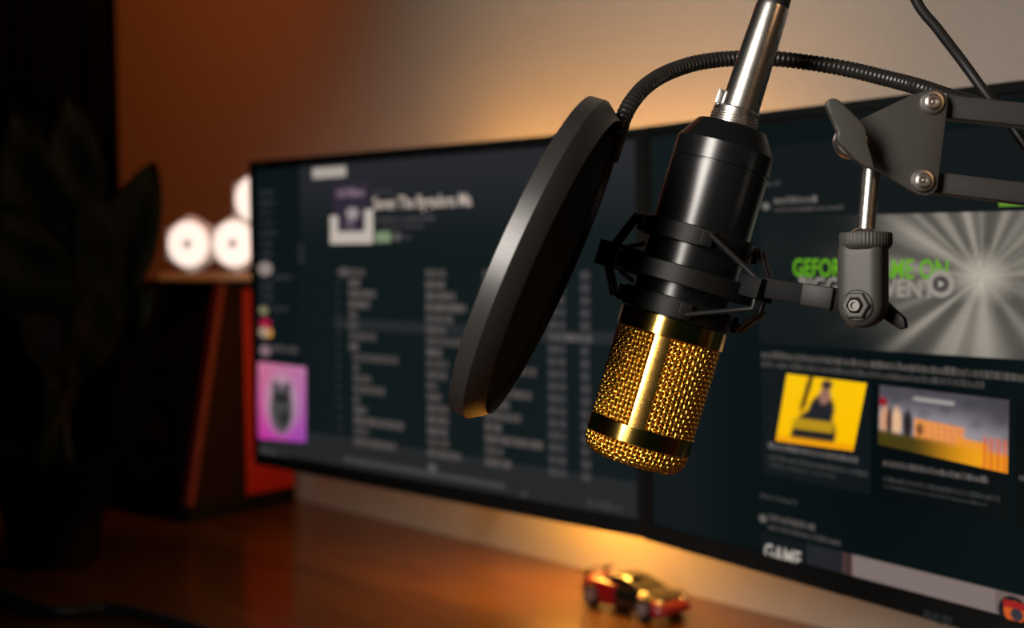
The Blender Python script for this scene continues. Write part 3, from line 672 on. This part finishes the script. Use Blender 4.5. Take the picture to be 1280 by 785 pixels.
# ------------------------------------------------------------------ loudspeaker
sx = Vector((0.786, -0.617, 0)).normalized(); sy = Vector((0.617, 0.786, 0)).normalized()
SPo = D(-0.3765, 1.6282, 0)                        # front right bottom corner
SF = frame(SPo, sx, sy, Vector((0, 0, 1)))         # x right along the front, y back, z up
spk = thing('loudspeaker', 'black bookshelf loudspeaker with red wooden side panels beside the monitor', 'speaker', SF @ Matrix.Translation((-0.085, 0.085, 0)))
SW, SD, SH, PD, LN = 0.170, 0.168, 0.279, 0.020, 0.056
MB().box(SF, -SW, -0.0, 0.0, SD, 0, PD).build('base_pad', 'speaker_black', spk, bevel=0.002)
def yprof(x0, x1, pr): return MB().prism([SF @ Vector((x0, y, z)) for y, z in pr], SF.to_3x3() @ Vector((x1-x0, 0, 0)))
yprof(-SW+0.012, -0.012, [(0.004, PD), (SD, PD), (SD, SH), (LN+0.004, SH)]).build('cabinet', 'speaker_black', spk, bevel=0.002)
for x0 in (-SW, -0.012):  # left panels are blackened so the red light does not show on them
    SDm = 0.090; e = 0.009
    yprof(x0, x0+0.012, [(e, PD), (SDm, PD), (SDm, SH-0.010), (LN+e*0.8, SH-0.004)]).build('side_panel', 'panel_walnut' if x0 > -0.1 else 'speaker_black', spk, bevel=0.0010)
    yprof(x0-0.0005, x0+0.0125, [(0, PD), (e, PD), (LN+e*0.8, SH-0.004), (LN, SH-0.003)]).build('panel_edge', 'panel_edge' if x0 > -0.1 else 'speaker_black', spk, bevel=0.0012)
    yprof(x0+0.001, x0+0.011, [(SDm, PD), (SD, PD), (SD, SH-0.018), (SDm, SH-0.010)]).build('rear_panel', 'rear_red_lit' if x0 > -0.1 else 'speaker_black', spk, bevel=0.0010)
fn = Vector((0, -(SH-PD), LN)).normalized()
ft = Vector((0, LN, SH-PD)).normalized()
for zz, rr, nm in ((0.095, 0.052, 'woofer'), (0.20, 0.02, 'tweeter')):
    ctr = Vector((-SW/2, 0.004, PD)) + ft*(zz-PD)
    fr = SF @ frame(ctr, Vector((1, 0, 0)), ft, Vector((1, 0, 0)).cross(ft))
    if (fr.to_3x3() @ Vector((0, 0, 1))).dot(sy) > 0: fr = SF @ frame(ctr, Vector((-1, 0, 0)), ft, Vector((-1, 0, 0)).cross(ft))
    wo = MB().lathe(fr, [(rr*1.12, -0.001), (rr*1.12, 0.003), (rr, 0.004), (rr*0.9, 0.003), (rr*0.35, 0.0005)], 40).build(nm, 'cone_black', spk)
    MB().lathe(fr, [(rr*0.34, 0.0), (rr*0.3, 0.006), (rr*0.15, 0.009), (rr*0.02, 0.010)], 24).build('dust_cap', 'speaker_black', wo)

# ------------------------------------------------------------------ hexagon lamps on the loudspeaker
HR = 0.0345; hx = Vector((0.96, -0.28, 0)).normalized(); hn = Vector((-hx.y, hx.x, 0)) * -1
hc0 = P(240, 304, 1.70)
zt = DZ + SH
hx_pos = [(0, 0), (math.sqrt(3)*HR, 0), (math.sqrt(3)*HR*1.5, 1.5*HR)]
TH = 0.0095
hbase = Vector((hc0.x, hc0.y, zt + TH + HR))
trf = frame(Vector((hc0.x, hc0.y, zt)), hx, Vector((0, 0, 1)).cross(hx), Vector((0, 0, 1)))
tag(MB().box(trf, -0.036, 0.105, -0.018, 0.018, 0.0003, TH).build('lamp_tray', 'tray_grey', None, bevel=0.002), 'pale grey tray under the hexagon lamps on the loudspeaker', 'tray')
labs = ['glowing white hexagon lamp on the loudspeaker next to the plant', 'glowing white hexagon lamp on the loudspeaker touching the monitor edge', 'glowing white hexagon lamp stacked above the two others, half behind the monitor']
for (u, v), lb_ in zip(hx_pos, labs):
    c = hbase + hx*u + Vector((0, 0, v)); f = frame(c, hx, Vector((0, 0, 1)), hn)
    h = thing('hexagon_lamp', lb_, 'lamp', f @ Matrix.Translation((0, -HR, 0)), 'hexagon lamps on the loudspeaker')
    MB().prism([f @ Vector((HR*0.985*math.cos(PI/6+PI/3*k), HR*0.985*math.sin(PI/6+PI/3*k), 0.009)) for k in range(6)], -hn*0.018).build('housing', 'lamp_white', h, bevel=0.002)
    MB().lathe(f, [(HR*0.78, 0.009), (HR*0.76, 0.0105), (HR*0.5, 0.0115)], 40).build('diffuser', 'lamp_lit', h)
    MB().lathe(f, [(HR*0.14, 0.011), (HR*0.13, 0.0125)], 16).build('touch_dot', 'lamp_dot', h)

# ------------------------------------------------------------------ curtain
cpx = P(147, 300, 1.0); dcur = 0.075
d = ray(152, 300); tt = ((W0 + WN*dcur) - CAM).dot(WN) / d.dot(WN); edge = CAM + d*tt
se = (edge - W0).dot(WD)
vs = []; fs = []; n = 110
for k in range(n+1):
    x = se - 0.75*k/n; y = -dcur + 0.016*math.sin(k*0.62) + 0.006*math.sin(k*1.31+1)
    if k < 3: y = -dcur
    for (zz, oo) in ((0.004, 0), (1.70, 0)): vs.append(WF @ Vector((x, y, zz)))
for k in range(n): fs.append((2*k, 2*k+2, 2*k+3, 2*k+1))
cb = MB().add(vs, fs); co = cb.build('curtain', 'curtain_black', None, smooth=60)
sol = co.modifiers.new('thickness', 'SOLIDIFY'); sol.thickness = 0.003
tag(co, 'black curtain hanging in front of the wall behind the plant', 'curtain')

# ------------------------------------------------------------------ potted plant
PO = D(-0.47, 1.44, 0)
pl = thing('potted_plant', 'dark leafy plant in a black pot beside the loudspeaker', 'plant', PO)
PM = Matrix.Translation(PO)
MB().lathe(PM, [(0.040, 0), (0.044, 0.004), (0.058, 0.095), (0.061, 0.10), (0.061, 0.108), (0.055, 0.108), (0.053, 0.09)], 40, True, False).build('pot', 'pot_black', pl)
MB().lathe(PM, [(0.054, 0.085), (0.054, 0.094), (0.02, 0.097)], 24).build('soil', 'soil', pl)
def leaf(base, tip, width, fold, droop, nhint):
    base, tip = Vector(base), Vector(tip); ax = tip-base; L = ax.length; t = ax.normalized()
    sd = t.cross(Vector(nhint)).normalized(); nn = sd.cross(t)
    vs = []; fs = []; n = 14; mrow = 6
    for i in range(n+1):
        u = i/n; wd = width*(math.sin(PI*min(1, u**0.8*0.97+0.02))**0.8)*(1 if u < 0.97 else 0.5) + 0.0006
        c = base + ax*u + nn*(droop*L*(u-u*u)*1.2)
        for k in range(mrow+1):
            q = (k/mrow-0.5)*2; vs.append(c + sd*wd*q + nn*(fold*wd*abs(q) + 0.004*math.sin(u*14+k)))
    for i in range(n):
        for k in range(mrow): a = i*(mrow+1)+k; fs.append((a, a+1, a+mrow+2, a+mrow+1))
    return MB().add(vs, fs), base, tip, nn*droop*L
top = PO + Vector((0, 0, 0.10))
def stem(pts): return MB().tube(spline(pts, 8), 0.0035, 8)
leaves = [((125, 392, 1.44), (194, 203, 1.46), 0.033, (0.2, -1, 0.2)), ((84, 330, 1.42), (88, 112, 1.40), 0.030, (0.6, -1, 0.1)),
          ((50, 360, 1.40), (20, 130, 1.36), 0.034, (0.4, -1, 0.3)), ((110, 420, 1.40), (112, 228, 1.36), 0.030, (0.9, -0.8, 0.3)),
          ((60, 420, 1.36), (8, 255, 1.32), 0.036, (0.5, -1, 0.4)), ((120, 440, 1.42), (192, 360, 1.40), 0.030, (0.4, -1, 0.6)),
          ((70, 470, 1.36), (20, 400, 1.28), 0.034, (0.4, -1, 0.7)), ((90, 470, 1.36), (135, 330, 1.31), 0.026, (0.8, -1, 0.3)),
          ((40, 350, 1.46), (-40, 190, 1.48), 0.036, (0.3, -1, 0.1)), ((100, 400, 1.46), (150, 270, 1.49), 0.030, (0.3, -1, 0.1))]
for (bx, by, bz), (tx, ty, tz), wd, nh in leaves:
    b, t = P(bx, by, bz), P(tx, ty, tz)
    mb, bb, tp, dr = leaf(b, t, wd, 0.35, 0.16, nh)
    lo = mb.build('leaf', 'leaf_green', pl, smooth=60); so = lo.modifiers.new('thickness', 'SOLIDIFY'); so.thickness = 0.0008
    stem([top + Vector((random.uniform(-0.02, 0.02), random.uniform(-0.02, 0.02), -0.01)), top.lerp(b, 0.5) + Vector((0, 0, 0.02)), b, b.lerp(t, 0.08)]).build('stem', 'leaf_rib', pl)

# ------------------------------------------------------------------ cable lying on the desk
cp = [on_z(x, y, 0.0052) for x, y in ((-60, 720), (0, 742), (50, 762), (92, 764), (130, 760), (168, 765), (205, 774), (250, 788), (300, 806), (380, 850))]
dc = MB().tube(resample(spline(cp, 12), 0.004), 0.0052, 12).build('desk_cable', 'black_rubber')
tag(dc, 'black cable lying across the dark left part of the desk', 'cable')

# ------------------------------------------------------------------ toy car
r_w, f_w = on_z(738, 757, 0), on_z(803, 776, 0)
cx_ = (f_w-r_w).normalized(); cy_ = Vector((0, 0, 1)).cross(cx_)     # x forwards, y to the car's left (away from the camera)
wb = (f_w-r_w).length
CF = frame(r_w, cx_, cy_, Vector((0, 0, 1)))
car = thing('toy_car', 'small red and black toy sports car standing on the desk under the monitors', 'toy car', CF @ Matrix.Translation((wb/2, 0.022, 0)))
CL0, CL1, CW = -0.017, wb+0.021, 0.044
def bodysurf(prof, y_in=0.0):
    # prof: list of (x, zbottom, ztop, halfwidth)
    vs = []; fs = []; K = 10
    for x, zb, zt_, hw in prof:
        pts = [(-hw*0.94, zb), (-hw, zb+(zt_-zb)*0.30), (-hw*0.985, zb+(zt_-zb)*0.62), (-hw*0.86, zb+(zt_-zb)*0.90), (-hw*0.5, zt_), (hw*0.5, zt_), (hw*0.86, zb+(zt_-zb)*0.90), (hw*0.985, zb+(zt_-zb)*0.62), (hw, zb+(zt_-zb)*0.30), (hw*0.94, zb)]
        vs += [CF @ Vector((x, CW/2+y, z)) for y, z in pts]
    for i in range(len(prof)-1):
        for k in range(K): j = (k+1) % K; fs.append((i*K+k, i*K+j, (i+1)*K+j, (i+1)*K+k))
    fs.append(tuple(range(K-1, -1, -1))); fs.append(tuple((len(prof)-1)*K+k for k in range(K)))
    return MB().add(vs, fs)
rear = [(CL0, 0.009, 0.0205, 0.0165), (CL0+0.004, 0.006, 0.0235, 0.0205), (0.0, 0.005, 0.0255, 0.0225), (0.016, 0.005, 0.0255, 0.0222), (0.030, 0.005, 0.0235, 0.0212)]
mid = [(0.028, 0.0045, 0.0235, 0.0210), (0.040, 0.0045, 0.0225, 0.0208), (wb-0.012, 0.0045, 0.0215, 0.0210), (wb-0.006, 0.0045, 0.0215, 0.0208)]
front = [(wb-0.009, 0.0045, 0.0208, 0.0215), (wb, 0.0045, 0.0205, 0.0226), (wb+0.010, 0.0045, 0.0175, 0.0218), (wb+0.017, 0.005, 0.0145, 0.0195), (CL1, 0.007, 0.0120, 0.0145)]
bodysurf(rear).build('rear_body', 'car_red', car, bevel=0.0008)
bodysurf(mid).build('door_section', 'car_black', car, bevel=0.0006)
bodysurf(front).build('front_body', 'car_red', car, bevel=0.0008)
hood = [(wb-0.014, 0.0195, 0.0228, 0.017), (wb, 0.0185, 0.0217, 0.016), (wb+0.009, 0.016, 0.0186, 0.0145), (wb+0.013, 0.0145, 0.0168, 0.0135)]
bodysurf(hood).build('hood', 'car_black', car, bevel=0.0005)
cabp = [(0.002, 0.022, 0.0262, 0.0130), (0.012, 0.022, 0.0292, 0.0155), (0.024, 0.022, 0.0316, 0.0160), (0.034, 0.022, 0.0314, 0.0160), (0.044, 0.0215, 0.0286, 0.0165), (0.056, 0.020, 0.0235, 0.0165)]
cab_o = bodysurf(cabp).build('cabin', 'car_glass', car, bevel=0.0006)
MB().prism([CF @ Vector((x, CW/2-0.010, z)) for x, z in ((0.013, 0.0297), (0.024, 0.0320), (0.034, 0.0318), (0.041, 0.0298), (0.034, 0.0308), (0.024, 0.0310))], CF.to_3x3() @ Vector((0, 0.020, 0))).build('roof_panel', 'car_black', car, bevel=0.0003)
for x in (0.0, wb):
    for y, sg in ((0.0, -1), (CW, 1)):
        wf = frame(CF @ Vector((x, y, 0.0098)), cx_, Vector((0, 0, 1)), cx_.cross(Vector((0, 0, 1))) if cx_.cross(Vector((0, 0, 1))).dot(cy_)*sg > 0 else -cx_.cross(Vector((0, 0, 1))))
        wl = MB().lathe(wf, [(0.0098, -0.008), (0.0098, 0.0002), (0.0090, 0.0012), (0.0066, 0.0012), (0.0064, 0.0002)], 32).build('wheel', 'black_rubber', car)
        MB().lathe(wf, [(0.0062, -0.001), (0.0060, 0.0010), (0.0035, 0.0003), (0.0015, 0.0012)], 20, mod=lambda a, k: 1 + (0.0 if k == 0 else 0.05*math.cos(5*a))).build('hubcap', 'car_rim', wl)
for y in (0.008, CW-0.008):
    MB().lathe(frame(CF @ Vector((wb+0.0135, y, 0.0150)), cy_, Vector((0, 0, 1)), cx_), [(0.0026, -0.002), (0.0024, 0.0012), (0.0010, 0.0018)], 14).build('headlight', 'car_rim', car)
MB().box(CF, CL0-0.003, CL0+0.004, 0.003, CW-0.003, 0.0270, 0.0282).box(CF, CL0-0.001, CL0+0.003, 0.010, 0.012, 0.021, 0.0275).box(CF, CL0-0.001, CL0+0.003, CW-0.012, CW-0.010, 0.021, 0.0275).build('spoiler', 'car_black', car)
